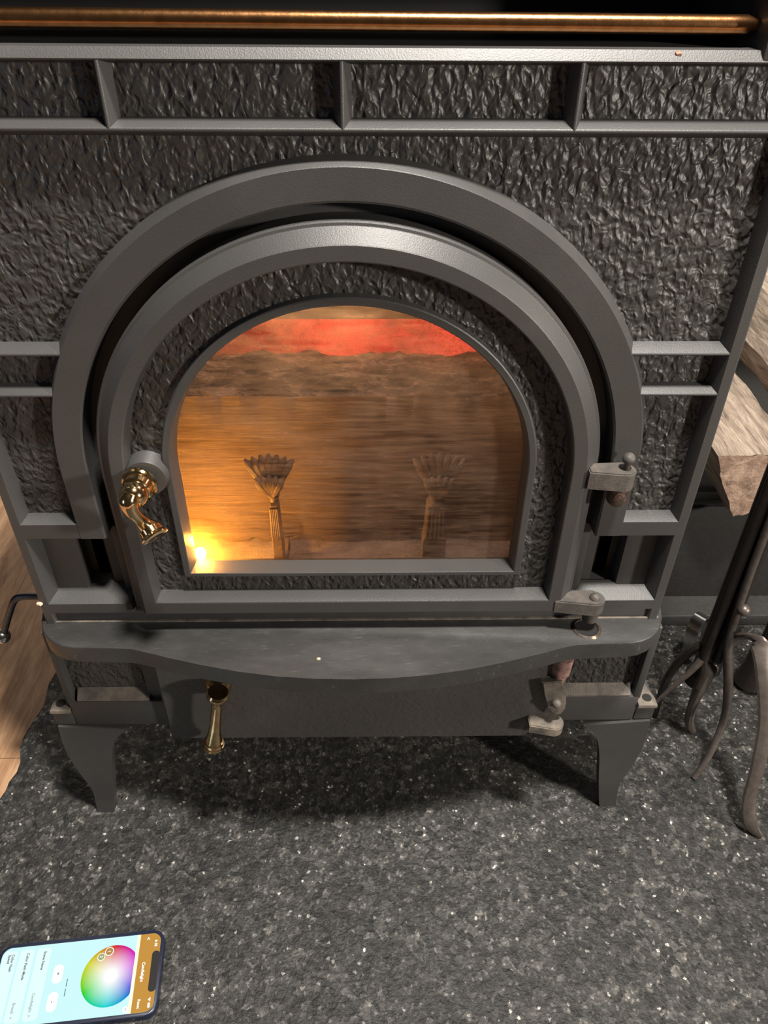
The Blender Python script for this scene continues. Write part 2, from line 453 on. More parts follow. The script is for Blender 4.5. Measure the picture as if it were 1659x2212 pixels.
# sooty glass
def glassm():
    m, nt, b = mat('sooty_stove_glass'); out = nt.nodes['Material Output']
    nt.nodes.remove(b); v = coords(nt)
    tr = N(nt, 'ShaderNodeBsdfTransparent'); tr.inputs[0].default_value = (.94, .83, .73, 1)
    tl = N(nt, 'ShaderNodeBsdfTranslucent'); tl.inputs[0].default_value = (.85, .55, .22, 1)
    df = N(nt, 'ShaderNodeBsdfDiffuse'); df.inputs[0].default_value = (.36, .24, .18, 1)
    gl = N(nt, 'ShaderNodeBsdfGlossy'); gl.inputs['Roughness'].default_value = .08
    film = N(nt, 'ShaderNodeMixShader'); film.inputs[0].default_value = .4
    nt.links.new(tl.outputs[0], film.inputs[1]); nt.links.new(df.outputs[0], film.inputs[2])
    # streaks: long scratches falling from the upper left, fine ones level
    v1 = coords(nt, (1, 1, 7), (0, -.62, 0)); v2 = coords(nt, (.35, 1, 6))
    s1 = noise_t(nt, v1, 45, 4, .7); s2 = noise_t(nt, v2, 60, 4, .7); s3 = noise_t(nt, v, 25, 4, .6)
    a = N(nt, 'ShaderNodeMath'); a.operation = 'ADD'; nt.links.new(s1, a.inputs[0]); nt.links.new(s2, a.inputs[1])
    a2 = N(nt, 'ShaderNodeMath'); a2.operation = 'ADD'; nt.links.new(a.outputs[0], a2.inputs[0]); nt.links.new(s3, a2.inputs[1])
    fr = N(nt, 'ShaderNodeMapRange'); nt.links.new(a2.outputs[0], fr.inputs[0])
    for i, x in enumerate((1.25, 1.85, .05, .42)): fr.inputs[i+1].default_value = x
    mx = N(nt, 'ShaderNodeMixShader'); nt.links.new(fr.outputs[0], mx.inputs[0])
    nt.links.new(tr.outputs[0], mx.inputs[1]); nt.links.new(film.outputs[0], mx.inputs[2])
    fz = N(nt, 'ShaderNodeFresnel'); fz.inputs[0].default_value = 1.45
    m2 = N(nt, 'ShaderNodeMixShader'); nt.links.new(fz.outputs[0], m2.inputs[0])
    nt.links.new(mx.outputs[0], m2.inputs[1]); nt.links.new(gl.outputs[0], m2.inputs[2])
    nt.links.new(m2.outputs[0], out.inputs['Surface'])
    return m
bm = bmesh.new(); bm.faces.new([bm.verts.new((x, .0105, z)) for x, z in arch_path(.1275, .3395)])
g = DC(finish('glass_pane', bm, glassm())); g['label'] = 'arched glass pane, smoky and streaked with soot'

# brass door handle on its cast boss
bc = A(316, 1032, -.008)*1; bc.y = 0
bm = bmesh.new(); lathe(bm, bc + Vector((0, .002, 0)), (0, -1, 0), [(0, .0178), (.0095, .0150), (.0115, .0142), (.0118, .004)], 28)
DC(finish('handle_boss', bm, IRON))
hc = A(304, 1040, -.012)
bm = bmesh.new()
lathe(bm, hc, (-.1, -1, .0), [(0, .0118), (.001, .0126), (.003, .0128), (.0045, .0120), (.005, .0106), (.010, .0100), (.0115, .0085), (.012, .004)])
bc2 = A(290, 1069, -.029)
bmesh.ops.create_uvsphere(bm, u_segments=28, v_segments=18, radius=.0097, matrix=Matrix.Translation(bc2))
e1 = A(322, 1140, -.036)
tube(bm, [A(284, 1066, -.036), A(278, 1084, -.039), A(285, 1104, -.040), A(303, 1124, -.038), e1], [.0055, .0066, .0050, .0045, .0064], 20, smooth=6)
dr = (Vector((.56, -.58, -.59))).normalized()
lathe(bm, e1 - dr*.002, dr, [(0, .0050), (.002, .0062), (.003, .0078), (.007, .0080), (.0078, .0090), (.0092, .0100), (.0102, .0098), (.0108, .0082), (.0109, .006), (.0104, .0005)])
o = finish('door_handle', bm, BRASS, door); o['label'] = 'curved polished brass door handle'

# door hinges: lug with a rounded end, knuckle on the body below, ball-headed pin
def lug(bm, x0, x1, yc, r, z0, z1, dy0=.0, n=10, skew=0.):
    pts = [(x0, yc+r*.6+dy0), (x0, yc-r*.9+dy0)]
    pts += [(x1+r*math.sin(a), yc-r*math.cos(a)) for a in [pi*i/n for i in range(n+1)]]
    loft(bm, [[Vector((x, y, z)) for x, y in pts] for z in (z0, z1)])
    es = [e for e in bm.edges if abs(e.verts[0].co.z-z1) < 1e-6 and abs(e.verts[1].co.z-z1) < 1e-6]
    bmesh.ops.bevel(bm, geom=es, offset=.001, segments=2, affect='EDGES')
hp = A(1352, 1016, -.012)         # upper hinge barrel top
bm = bmesh.new(); lug(bm, .170, hp.x, -.010, .0082, hp.z-.0145, hp.z, .003)
o = finish('hinge_lug', bm, HINGE, door)
bm = bmesh.new(); lathe(bm, (hp.x-.001, -.010, hp.z-.03), (0, 0, 1), [(0, .0055), (.002, .0072), (.0135, .0078), (.0148, .0074)], 24)
box(bm, (hp.x-.006, -.009, hp.z-.027), (hp.x+.004, .006, hp.z-.0165), .001)
finish('hinge_knuckle', bm, RUST, door)
bm = bmesh.new(); tube(bm, [(hp.x+.001, -.010, hp.z-.01), (hp.x+.001, -.010, hp.z+.006)], .0024); ball(bm, (hp.x+.001, -.010, hp.z+.0085), .0046)
finish('hinge_pin', bm, STEEL if 0 else HINGE, door)
lp = A(1284, 1291, -.009)
bm = bmesh.new(); lug(bm, .164, lp.x, -.009, .0088, lp.z-.0125, lp.z, .004)
finish('hinge_lug', bm, HINGE, door)
bm = bmesh.new(); lathe(bm, (lp.x, -.009, lp.z-.024), (0, 0, 1), [(0, .0062), (.010, .0066)], 24); finish('hinge_knuckle', bm, HINGE, door)
bm = bmesh.new(); ball(bm, (lp.x, -.0095, lp.z), .0044); finish('hinge_pin', bm, HINGE, door)

# -- ash lip (ledge)
half = [(0, -.0628), (.03, -.0618), (.06, -.0590), (.09, -.0540), (.12, -.0470), (.15, -.0385), (.172, -.0315), (.181, -.0292), (.190, -.0285), (.2276, -.0270),
        (.238, -.0250), (.247, -.0205), (.2545, -.0140), (.2600, -.0060), (.2640, .0030), (.2655, .0120)]
pts = [(-x, y) for x, y in half[::-1]] + half[1:] + [(.2655, .03), (-.2655, .03)]
R(slab('ash_lip', pts, .2640, .2810, LEDGE, bev=.0016, seg=3))
bm = bmesh.new(); lathe(bm, (lp.x-.001, -.0105, .2808), (0, 0, 1), [(0, .0125), (.0010, .0115), (.0016, .0100), (.0002, .0096)], 32)
R(finish('hinge_socket', bm, RUST))
bm = bmesh.new(); lathe(bm, (lp.x-.001, -.0105, .2812), (0, 0, 1), [(0, .0094), (.0003, .0092)], 32)
R(finish('socket_hole', bm, BLACK_AND_SHADE))  # dark inside of the socket painted as a flat black disc

# -- lower front: stiles continue; bottom rail; ash door
for s in (-1, 1):
    bm = bmesh.new(); xs = sorted((s*.190, s*.256))
    loft(bm, [[Vector((x, y, z)) for y, z in ((.011, .1925), (.0, .1815), (.0, .1795), (.011, .178), (.02, .178), (.02, .1925))] for x in xs])
    R(finish('bottom_rail', bm, DUSTY))
    R(prism('lower_stile', [(s*.2590, .176), (s*.2590, .270), (s*.2660, .270), (s*.2660, .176)][::s], 0, .03, IRON, bev=.0008))
bm = bmesh.new(); box(bm, (-.2655, -.0008, .144), (.2655, .03, .1795), .003); R(finish('bottom_rail', bm, IRON))
bm = bmesh.new(); box(bm, (-.1915, .004, .147), (.1915, .02, .27), .001); R(finish('ash_opening', bm, IRON))
def ashm():
    m = cast_iron('lightly_textured_iron', (.052, .048, .046), .3, .5); nt = m.node_tree; b = nt.nodes['Principled BSDF']
    bump(nt, b, noise_t(nt, coords(nt), 170, 2, .5, .5), .0012, .7); return m
bm = bmesh.new(); L = [(-.1750, .1345), (-.1750, .272), (.1815, .272), (.1815, .193), (.178, .180), (.171, .160), (.162, .133)]
loft(bm, [[Vector((x, y, z)) for x, z in L] for y in (-.010, .006)])
es = [e for e in bm.edges if all(abs(v.co.y+.010) < 1e-7 for v in e.verts)]
bmesh.ops.bevel(bm, geom=es, offset=.002, segments=3, affect='EDGES')
ash = R(finish('ash_door', bm, ashm()))
# handle of the ash door
a = A(473, 1478, -.012)
bm = bmesh.new(); lathe(bm, (a.x, -.009, a.z+.001), (0, -1, .0), [(0, .0110), (.003, .0118), (.006, .0112), (.010, .0092), (.015, .0062), (.0185, .003), (.0195, .0005)])
t0 = A(471, 1496, -.032); t1 = A(461, 1610, -.031); ax = (t1-t0); Lh = ax.length
lathe(bm, t0, ax, [(-.002, .002), (-.001, .0085), (.0015, .0100), (.004, .0098), (.007, .0080), (.011, .0062), (.018, .0050), (Lh*.55, .0050), (Lh*.72, .0056), (Lh-.008, .0076), (Lh-.0072, .0088), (Lh-.0035, .0090), (Lh-.003, .0098), (Lh-.001, .0098), (Lh, .0075), (Lh+.0004, .0005)])
o = finish('door_handle', bm, BRASS, ash); o['label'] = 'straight spindle-shaped brass handle'
# ash door hinges
h1 = A(1216, 1440, -.012)
bm = bmesh.new(); lathe(bm, (h1.x, -.008, h1.z-.012), (0, 0, 1), [(-.012, .0045), (-.010, .0062), (0, .0070), (.001, .0085), (.017, .0092), (.022, .0092)], 24)
o = finish('hinge_knuckle', bm, rusty_iron('pink_rust_iron', (.12, .08, .07), (.30, .17, .15), .4, .6, 120), ash)
bm = bmesh.new()
q = [A(u, v, -.018) for u, v in ((1171, 1475), (1215, 1473), (1222, 1498), (1223, 1520), (1220, 1534), (1212, 1543), (1200, 1545), (1190, 1539), (1184, 1527), (1177, 1500))]
loft(bm, [[p + Vector((0, dy, dy*-.35)) for p in q] for dy in (0, .012)])
bmesh.ops.bevel(bm, geom=[e for e in bm.edges if all(abs(v.co.y+.018) < 1e-5 for v in e.verts)], offset=.001, segments=2, affect='EDGES')
finish('hinge_lug', bm, DUSTY, ash)
pp = A(1202, 1520, -.020)
bm = bmesh.new(); ball(bm, pp, .0042); finish('hinge_pin', bm, DUSTY, ash)
bm = bmesh.new()
q = [A(u, v, -.016) for u, v in ((1138, 1549), (1153, 1537), (1200, 1540), (1212, 1562), (1208, 1575), (1195, 1583), (1180, 1580), (1150, 1566))]
z0 = q[0].z
lc = A(1196, 1560, -.018)
lug(bm, .160, lc.x, -.017, .0095, lc.z-.010, lc.z, .004)
finish('hinge_lug', bm, DUSTY, ash)

# -- legs: curved bracket with a flange under the body
def leg_outline(s):
    px = [(1262, 1562), (1285, 1585), (1293, 1620), (1292, 1680), (1293, 1743), (1328, 1738), (1334, 1700), (1342, 1680), (1362, 1652), (1382, 1618), (1395, 1585), (1403, 1552)]
    return [(s*p.x, p.z) for p in [A(u, v, 0) for u, v in px]]
def leg_sm(s):
    P0 = leg_outline(s); left = cr([(a, 0, b) for a, b in P0[:5]], 5); right = cr([(a, 0, b) for a, b in P0[5:]], 5)
    out = [(p.x, max(p.z, 0.0)) for p in left+right]
    out[len(left)-1] = (out[len(left)-1][0], 0.0); out[len(left)] = (out[len(left)][0], 0.0)
    return out
for s in (-1, 1):
    for (y0, y1, yr) in ((-.003, .007, -.003), (.385, .395, .385)):
        bm = bmesh.new(); o2 = leg_sm(s)
        loft(bm, [[Vector((x, y, z)) for x, z in o2] for y in (y0, y1)])
        # side web turning the corner
        wi = []
        zs = [(p[0], p[1]) for p in o2 if abs(p[0]) > .2685]
        zs = sorted(zs, key=lambda p: p[1]); pick = zs[::3]
        for x, z in pick:
            f_ = min(1, max(0, (z-.0)/.15)); dep = (.010+.034*f_*f_)*(1 if y0 < .1 else -1)
            yy = y1 if y0 < .1 else y0
            wi.append([Vector((x-.006*s, yy-.001, z)), Vector((x-.0006*s, yy-.001, z)), Vector((x-.0006*s, yy+dep, z)), Vector((x-.006*s, yy+dep, z))])
        loft(bm, wi)
        # flange
        if y0 < .1: box(bm, (min(s*.2650, s*.2835), -.0008, .146), (max(s*.2650, s*.2835), .055, .1655), .0015)
        else: box(bm, (min(s*.235, s*.2835), .34, .143), (max(s*.235, s*.2835), .396, .1655), .0015)
        lg = finish('leg', bm, IRON); R(lg)
        if y0 < .1:
            # mounting ear with its bolt hole
            e = [(s*.2655, .012), (s*.2655, .045), (s*.272, .045), (s*.2835, .006), (s*.2835, -.003), (s*.2655, -.003)]
            ear = slab('mounting_ear', e, .1655, .1695, DUSTY, None, .0008); ear.parent = lg
            bm = bmesh.new(); lathe(bm, (s*.2755, .006, .1690), (0, 0, 1), [(0, .0046), (.0010, .0044), (.0011, .0005)], 20)
            finish('bolt_hole', bm, BLACK_AND_SHADE, lg)  # shade inside the hole, put in as a black disc

# -- brass rail across the top opening
bm = bmesh.new(); zc = A(830, 45.5, .016).z; rx = A(1642, 48, .016).x
tube(bm, [(-.221, .016, zc+.0006), (-.15, .016, zc+.0004), (.0, .016, zc), (.15, .016, zc-.0004), (rx-.016, .016, zc-.0006), (rx-.007, .016, zc-.0006), (rx, .016, zc-.0006)], [.0047]*5+[.0047, .0022], 28)
o = R(finish('brass_rail', bm, COPPER)); o['label'] = 'shiny brass rail'

# -- air lever on the left side
bm = bmesh.new(); y = .05
tube(bm, [A(100, 1289, y), A(70, 1288, y), A(42, 1290, y), A(30, 1298, y), A(22, 1318, y), A(14, 1345, y), A(7, 1372, y)], .0033, 14, smooth=4)
lv = R(finish('air_lever', bm, LEVER))
bm = bmesh.new(); ball(bm, A(6, 1374, y), .0072, 28); o = finish('ball_knob', bm, STEEL, lv); o['label'] = 'bright steel ball'

# -- firebox lining
def lining():
    m, nt, b = mat('scaled_firebox_iron'); v = coords(nt)
    f = noise_t(nt, v, 40, 5, .7)
    nt.links.new(ramp(nt, f, [(.35, (.22, .17, .14)), (.6, (.42, .34, .29))]), b.inputs['Base Color'])
    b.inputs['Roughness'].default_value = .45; bump(nt, b, noise_t(nt, v, 110, 5, .7), .004, .8); return m
LIN = lining(); BAFF = rusty_iron('sooty_baffle_iron', (.03, .022, .016), (.11, .08, .06), .4, .65, 30)
for nm, lo, hi in (('firebox_back', (-.24, .290, .292), (.24, .30, .62)), ('firebox_side', (-.215, .03, .292), (-.205, .30, .63)), ('firebox_side', (.205, .03, .292), (.215, .30, .63)),
                   ('firebox_floor', (-.22, .022, .292), (.22, .30, .300)), ('baffle', (-.206, .118, .5005), (.206, .126, .62)), ('baffle_roof', (-.206, .126, .610), (.206, .30, .62))):
    bm = bmesh.new(); box(bm, lo, hi); R(finish(nm, bm, BAFF if nm == 'baffle' else LIN))

# ================================================================ inside the firebox
def rough_log(name, x0, x1, prof, m_side, m_flat, flat_faces, parent=None, amp=.004, axis='x', seg=60, sub=4, flatamp=.0008, seed=0):
    """log lofted along x: prof = outline (y, z); flat_faces = indices of outline edges that are sawn flat"""
    P2 = []; isflat = []
    n = len(prof)
    for i in range(n):
        a, b = prof[i], prof[(i+1) % n]
        for k in range(sub):
            t = k/sub; P2.append((a[0]+(b[0]-a[0])*t, a[1]+(b[1]-a[1])*t)); isflat.append(i in flat_faces)
    bm = bmesh.new(); rings = []
    cy = sum(p[0] for p in P2)/len(P2); cz = sum(p[1] for p in P2)/len(P2)
    for i in range(seg+1):
        x = x0+(x1-x0)*i/seg; r = []
        for j, (py, pz) in enumerate(P2):
            fl_ = isflat[j] and isflat[j-1]
            d = Vector((0, py-cy, pz-cz)).normalized()
            nz = noise.fractal(Vector((x*25+seed, py*70, pz*70)), .8, 2., 4)
            r.append(Vector((x, py, pz)) + d*nz*(flatamp if fl_ else amp))
        rings.append(r)
    loft(bm, rings)
    o = finish(name, bm, m_side, parent, 60)
    o.data.materials.append(m_flat)
    nP = len(P2)
    me = o.data
    return o, isflat
prof = [(.084, .302), (.080, .452), (.088, .457), (.100, .460), (.118, .463), (.140, .458), (.158, .442), (.168, .420), (.160, .340), (.140, .304)]
lo_, fl_ = rough_log('split_log', -.198, .198, prof, BARK, FIREWOOD, {0}, amp=.009, seg=150, sub=5)
for p in lo_.data.polygons:
    if p.normal.y < -.6 and p.center.z < .4515: p.material_index = 1
tag(lo_, 'broad split log with a sawn face and bark lying across the firebox', 'log')

# andirons: ribbed posts crowned by a sheaf
ANDM = rusty_iron('burnt_andiron_iron', (.085, .058, .044), (.23, .165, .13), .35, .65, 80)
def andiron(u, v_top, v_base, v_post, w, label, npet=7):
    y0 = .045; f0 = .300
    zt, zb, zp = [A(u, v, y0).z-f0 for v in (v_top, v_base, v_post)]
    t = empty('andiron', (A(u, v_base, y0).x, y0, f0)); tag(t, label, 'andiron')
    def lc(dx, dz, dy=0): return Vector((dx, dy, dz))
    bm = bmesh.new()
    loft(bm, [[lc(-w*a, z, -.006), lc(w*a, z, -.006), lc(w*a, z, .007), lc(-w*a, z, .007)] for a, z in ((1.3, 0), (1.3, zp*.52), (1.15, zp*.53), (.95, zp))])
    bmesh.ops.bevel(bm, geom=list(bm.edges), offset=.0008, segments=1, affect='EDGES')
    finish('post', bm, ANDM, t)
    for k in range(5):
        bm = bmesh.new(); xx = -w*.8+w*1.6*k/4
        tube(bm, [lc(xx*1.15, zp*.56, -.0065), lc(xx*.95, zp*.96, -.0065)], .0013, 8); finish('rib', bm, ANDM, t)
    bm = bmesh.new(); lathe(bm, (0, 0, zp-.001), (0, 0, 1), [(0, .002), (.001, w*.95), (.005, w*.95), (.007, .005), (zb-zp+.004, .0055), (zb-zp+.010, .002)], 20); finish('collar', bm, ANDM, t)
    for row, (dl, n_) in enumerate(((1., npet), (.62, npet-2))):
        for k in range(n_):
            a = (k-(n_-1)/2)*(.135 if row == 0 else .17); L = (zt-zb)*dl*(1-.12*abs(k-(n_-1)/2)/n_)
            bm = bmesh.new(); d = Vector((math.sin(a), -.12-.2*row, math.cos(a))); b0 = lc(0, zb-.002, -.001-.004*row)
            tube(bm, [b0, b0+d*L*.4+Vector((0, -.003, 0)), b0+d*L*.8+Vector((math.sin(a)*.003, -.003, 0)), b0+d*L+Vector((math.sin(a)*.009, -.001, 0))], [.0022, .0036, .0040, .0012], 9, smooth=4)
            finish('petal', bm, ANDM, t)
    bm = bmesh.new(); box(bm, (-.006, .006, .0), (.006, .030, .012), .001); finish('foot', bm, ANDM, t)
    return t
andiron(943, 962, 1062, 1086, .0078, 'right iron andiron with ribbed post and sheaf top behind the glass')
andiron(590, 965, 1058, 1082, .0034, 'left iron andiron with slim post and sheaf top behind the glass')

# small decorative lamps: amber by the lower left corner, red behind the log
AMB = flat('amber_lamp', (1, .6, .2), .4, (1, .62, .16), 45)
REDL = flat('red_lamp', (1, .1, .05), .4, (1, .12, .06), 6)
def bulb(loc, r, hgt, m, label):
    t = empty('lamp_bulb', loc); tag(t, label, 'light bulb')
    bm = bmesh.new(); lathe(bm, (0, 0, hgt), (0, 0, 1), [(0, r*.55), (r*.5, r*.8), (r*1.2, r), (r*1.9, r*.8), (r*2.3, r*.35), (r*2.4, .0003)], 20); finish('globe', bm, m, t)
    bm = bmesh.new(); lathe(bm, (0, 0, 0), (0, 0, 1), [(0, r), (.003, r), (.0035, r*.35), (hgt-.003, r*.35), (hgt-.002, r*.6), (hgt+.001, r*.6)], 16); finish('stem', bm, BLACK_AND_SHADE, t)
    return t
ba = A(433, 1197, .021)
bulb((ba.x, .021, .300), .0048, .034, AMB, 'glowing amber bulb low in the left corner behind the glass')
point('amber_bulb_light', (ba.x, .0215, .353), .004, .74, (1, .47, .07))
bulb((-.02, .215, .300), .005, .105, REDL, 'glowing red bulb behind the log, towards the middle of the firebox')
point('red_bulb_light', (-.02, .215, .425), .006, .60, (1, .075, .05))
bulb((.150, .215, .300), .005, .105, REDL, 'glowing red bulb behind the log near the firebox right wall')
point('red_bulb_light', (.150, .222, .425), .006, .72, (1, .13, .09))
point('firebox_fill_light', (-.02, .062, .60), .02, .85, (1, .76, .66))  # added warm fill to brighten the log, has no bulb

# ================================================================ log bin, logs, fireplace tools to the right
bx0, bx1, by = .375, .86, .30
LB = empty('log_bin', (.6, .45, 0)); tag(LB, 'black sheet metal log bin beside the stove', 'log bin')
def LP(o): o.location = Vector(o.location)-Vector((.6, .45, 0)); o.parent = LB; return o
for nm, lo, hi in (('front_panel', (bx0, by, .012), (bx1, by+.012, .172)), ('top_rim', (bx0, by-.003, .178), (bx1, by+.014, .186)), ('base_plate', (bx0-.01, .262, 0), (bx1, .76, .018)),
                   ('side_panel', (bx0, by+.012, .018), (bx0+.01, .75, .186)), ('back_panel', (bx0, .75, .018), (bx1, .76, .186)), ('side_panel', (bx1-.01, by+.012, .018), (bx1, .75, .186)),
                   ('tray', (bx0+.01, by+.012, .14), (bx1-.01, .75, .15))):
    bm = bmesh.new(); box(bm, lo, hi, .002); LP(finish(nm, bm, BLACKSHEET))
def split_log(name, outline, y0, y1, m, mend, amp, label, seed, slx=0, slz=0):
    """log lying front to back; outline (x, z) at its front end"""
    sub = 5; n = len(outline); P2 = []
    for i in range(n):
        a, b = outline[i], outline[(i+1) % n]
        for k in range(sub): P2.append((a[0]+(b[0]-a[0])*k/sub, a[1]+(b[1]-a[1])*k/sub))
    cx = sum(p[0] for p in P2)/len(P2); cz = sum(p[1] for p in P2)/len(P2)
    bm = bmesh.new(); rings = []; seg = 60
    for i in range(seg+1):
        t = i/seg; y = y0+(y1-y0)*t; r = []
        for px, pz in P2:
            d = Vector((px-cx, 0, pz-cz)).normalized()
            nz = noise.fractal(Vector((px*60+seed, y*9, pz*60)), .8, 2., 4)
            r.append(Vector((px+slx*t, y + (noise.noise(Vector((px*80, seed, pz*80)))*.006 if i == 0 else 0), pz+slz*t)) + d*nz*amp)
        rings.append(r)
    loft(bm, rings)
    o = finish(name, bm, m, None, 45); o.data.materials.append(mend)
    for p in o.data.polygons:
        if abs(p.normal.y) > .8: p.material_index = 1
    return tag(o, label, 'log')
oA = [A(u, v, .26) for u, v in ((1546, 1005), (1552, 1055), (1577, 1134), (1600, 1128), (1690, 1110), (1720, 1000), (1640, 1003))]
zm = min(p.z for p in oA)
split_log('firewood_log', [(p.x, p.z-zm+.187) for p in oA], .26, .70, LOGWOOD, LOGEND, .004, 'pale split firewood log with its end towards the room, resting on the log bin', 3)
o2 = [(.52, .278), (.50, .325), (.53, .372), (.60, .385), (.66, .35), (.655, .278)]
split_log('firewood_log', o2, .36, .80, LOGWOOD, LOGEND, .005, 'upper split firewood log behind, on top of the log nearer the tools', 9)

# tool stand: post, handle, three strap legs
SX = A(1524, 1420, .10)
TS = empty('tool_stand', (SX.x, .10, 0)); tag(TS, 'black wrought iron fireplace tool stand with curved strap legs', 'tool stand')
def TP(o): o.location = Vector(o.location)-Vector((SX.x, .10, 0)); o.parent = TS; return o
bm = bmesh.new(); tube(bm, [(SX.x, .10, .085), (SX.x, .10, .70)], .0100, 14); lathe(bm, (SX.x, .10, .70), (0, 0, 1), [(0, .0075), (.005, .014), (.02, .016), (.034, .010), (.04, .001)], 20)
lathe(bm, (SX.x, .10, .075), (0, 0, 1), [(0, .006), (.006, .014), (.022, .014), (.03, .0075)], 20)
TP(finish('post', bm, TOOLBLACK))
def strap(pts, w, m, name='leg'):
    bm = bmesh.new(); tube(bm, pts, w, 8, smooth=6)
    return TP(finish(name, bm, m))
g1 = G(1413, 1548); strap([Vector((SX.x, .10, .10)), A(1515, 1396, .095), A(1475, 1420, .10), A(1443, 1462, .105), A(1424, 1510, .11), g1+Vector((0, 0, .003))], [.006, .0055, .005, .0045, .004, .0035], TOOLBLACK)
g2 = G(1494, 1582); strap([Vector((SX.x, .10, .095)), A(1533, 1440, .09), A(1512, 1485, .085), A(1494, 1530, .085), A(1489, 1560, .088), g2+Vector((0, 0, .003))], [.008, .0095, .007, .005, .0052, .0045], TOOLWORN)
g4 = G(1641, 1812)
bm = bmesh.new()
tube(bm, [Vector((SX.x+.004, .10, .10)), A(1580, 1386, .085), A(1612, 1374, .07), A(1640, 1392, .055), A(1654, 1475, .03), A(1655, 1560, .01), A(1636, 1660, -.01), A(1618, 1730, -.022), A(1622, 1780, -.034), g4+Vector((0, 0, .003))],
     [.007, .0085, .0085, .0090, .0090, .0085, .0080, .0075, .0072, .003], 10, flatten=(Vector((0, 1, .2)).normalized(), .42), smooth=6)
TP(finish('leg', bm, TOOLWORN))
bm = bmesh.new(); tube(bm, [(SX.x-.05, .10, .60), (SX.x+.06, .10, .60)], .004, 10); TP(finish('tool_hook_bar', bm, TOOLBLACK))
# hanging tools
def shaft(name, x, y, z0, z1, r, m):
    t = empty(name, (x, y, z0)); bm = bmesh.new(); tube(bm, [(0, 0, 0), (0, 0, z1-z0)], r, 12); finish('shaft', bm, m, t)
    bm = bmesh.new(); lathe(bm, (0, 0, z1-z0), (0, 0, 1), [(0, r), (.004, r*2), (.05, r*2.2), (.09, r*1.8), (.10, r*.5)], 16); finish('handle', bm, m, t)
    return t
pk = empty('poker', (0, 0, 0)); tag(pk, 'slender worn poker standing at the right of the dark tool stand post', 'poker')
b0 = G(1497, 1684)+Vector((0, 0, .003))
bm = bmesh.new(); tube(bm, [b0, A(1533, 1630, .04), A(1565, 1550, .06), A(1573, 1480, .07), A(1572, 1400, .075), A(1583, 1350, .075), A(1620, 1240, .075), A(1650, 1160, .075), A(1695, 1040, .075)], [.0030, .0034, .0042, .0050, .0046, .0040, .0038, .0038, .0038], 12, smooth=6)
finish('shaft', bm, TOOLWORN, pk)
bm = bmesh.new(); ball(bm, A(1607, 1318, .070), .0062); finish('knuckle', bm, TOOLWORN, pk)
for nm, u, v, y, z0, r, lab, part in (
        ('fire_tongs', 1520, 1420, .085, .10, .0052, 'black fire tongs hanging on the stove side of the tool stand', None),
        ('ash_shovel', 1549, 1425, .085, .10, .0058, 'black ash shovel shaft hanging in front of the tool stand post', None),
        ('hearth_brush', 1650, 1400, .16, .10, .0075, 'dark brown hearth brush shaft at the far side of the tool stand', None)):
    p = A(u, v, y); t = shaft(nm, p.x, y, p.z, .70, r, TOOLBLACK); tag(t, lab, 'fireplace tool')
    bm = bmesh.new()
    if nm == 'fire_tongs':
        tube(bm, [(0, 0, 0), (-.012, -.004, -.02), (-.030, -.008, -.045), (-.050, -.012, -.078)], [.0045, .0032, .0024, .0016], 8, smooth=4)
        finish('jaw', bm, TOOLWORN, t); bm = bmesh.new()
        tube(bm, [(0, 0, 0), (.003, -.004, -.02), (.0, -.008, -.04)], [.0045, .0040, .003], 8, smooth=4); finish('jaw', bm, TOOLBLACK, t)
    elif nm == 'ash_shovel':
        loft(bm, [[Vector((-a, y_, z)), Vector((a, y_, z)), Vector((a, y_+.002, z)), Vector((-a, y_+.002, z))] for a, y_, z in ((.006, 0, .03), (.010, .001, .0), (.012, .004, -.03), (.008, .010, -.045))]); finish('blade', bm, TOOLBLACK, t)
    else:
        lathe(bm, (0, 0, 0), (0, 0, -1), [(0, .0075), (.004, .013), (.03, .014), (.06, .018)], 18); finish('bristles', bm, TOOLBLACK, t)
for (u, v) in ((1638, 1252), (1628, 1292)):
    pass
# steel ring handle lying on the bin's base
rc = A(1508, 1380, .20)
RG = empty('ring_handled_tool', (rc.x, .20, 0)); tag(RG, 'bright steel tool with flat ring handle standing between stove and tool stand', 'fireplace tool')
bm = bmesh.new(); n = 40; ra, rb_, wd = .0165, .036, .016
rot = Matrix.Rotation(.55, 3, 'Z') @ Matrix.Rotation(-.15, 3, 'X')
rings = []
for k in range(n):
    a = 2*pi*k/n; c = Vector((ra*math.cos(a), 0, rb_*math.sin(a))); d = Vector((math.cos(a)/ra, 0, math.sin(a)/rb_)).normalized()
    rings.append([rot @ (c + Vector((0, s_*wd/2, 0)) + d*t_) + Vector((0, 0, rc.z)) for s_, t_ in ((-1, 0), (1, 0), (1, .0012), (-1, .0012))])
rings.append(rings[0]); loft(bm, rings, cap=False); finish('ring', bm, STEEL, RG)
bm = bmesh.new(); q0 = Vector((.012, 0, rc.z-.018)); tube(bm, [q0, q0+Vector((.06, .03, -.02)), Vector((.10, .05, .004))], .0035, 10); finish('shaft', bm, STEEL, RG)

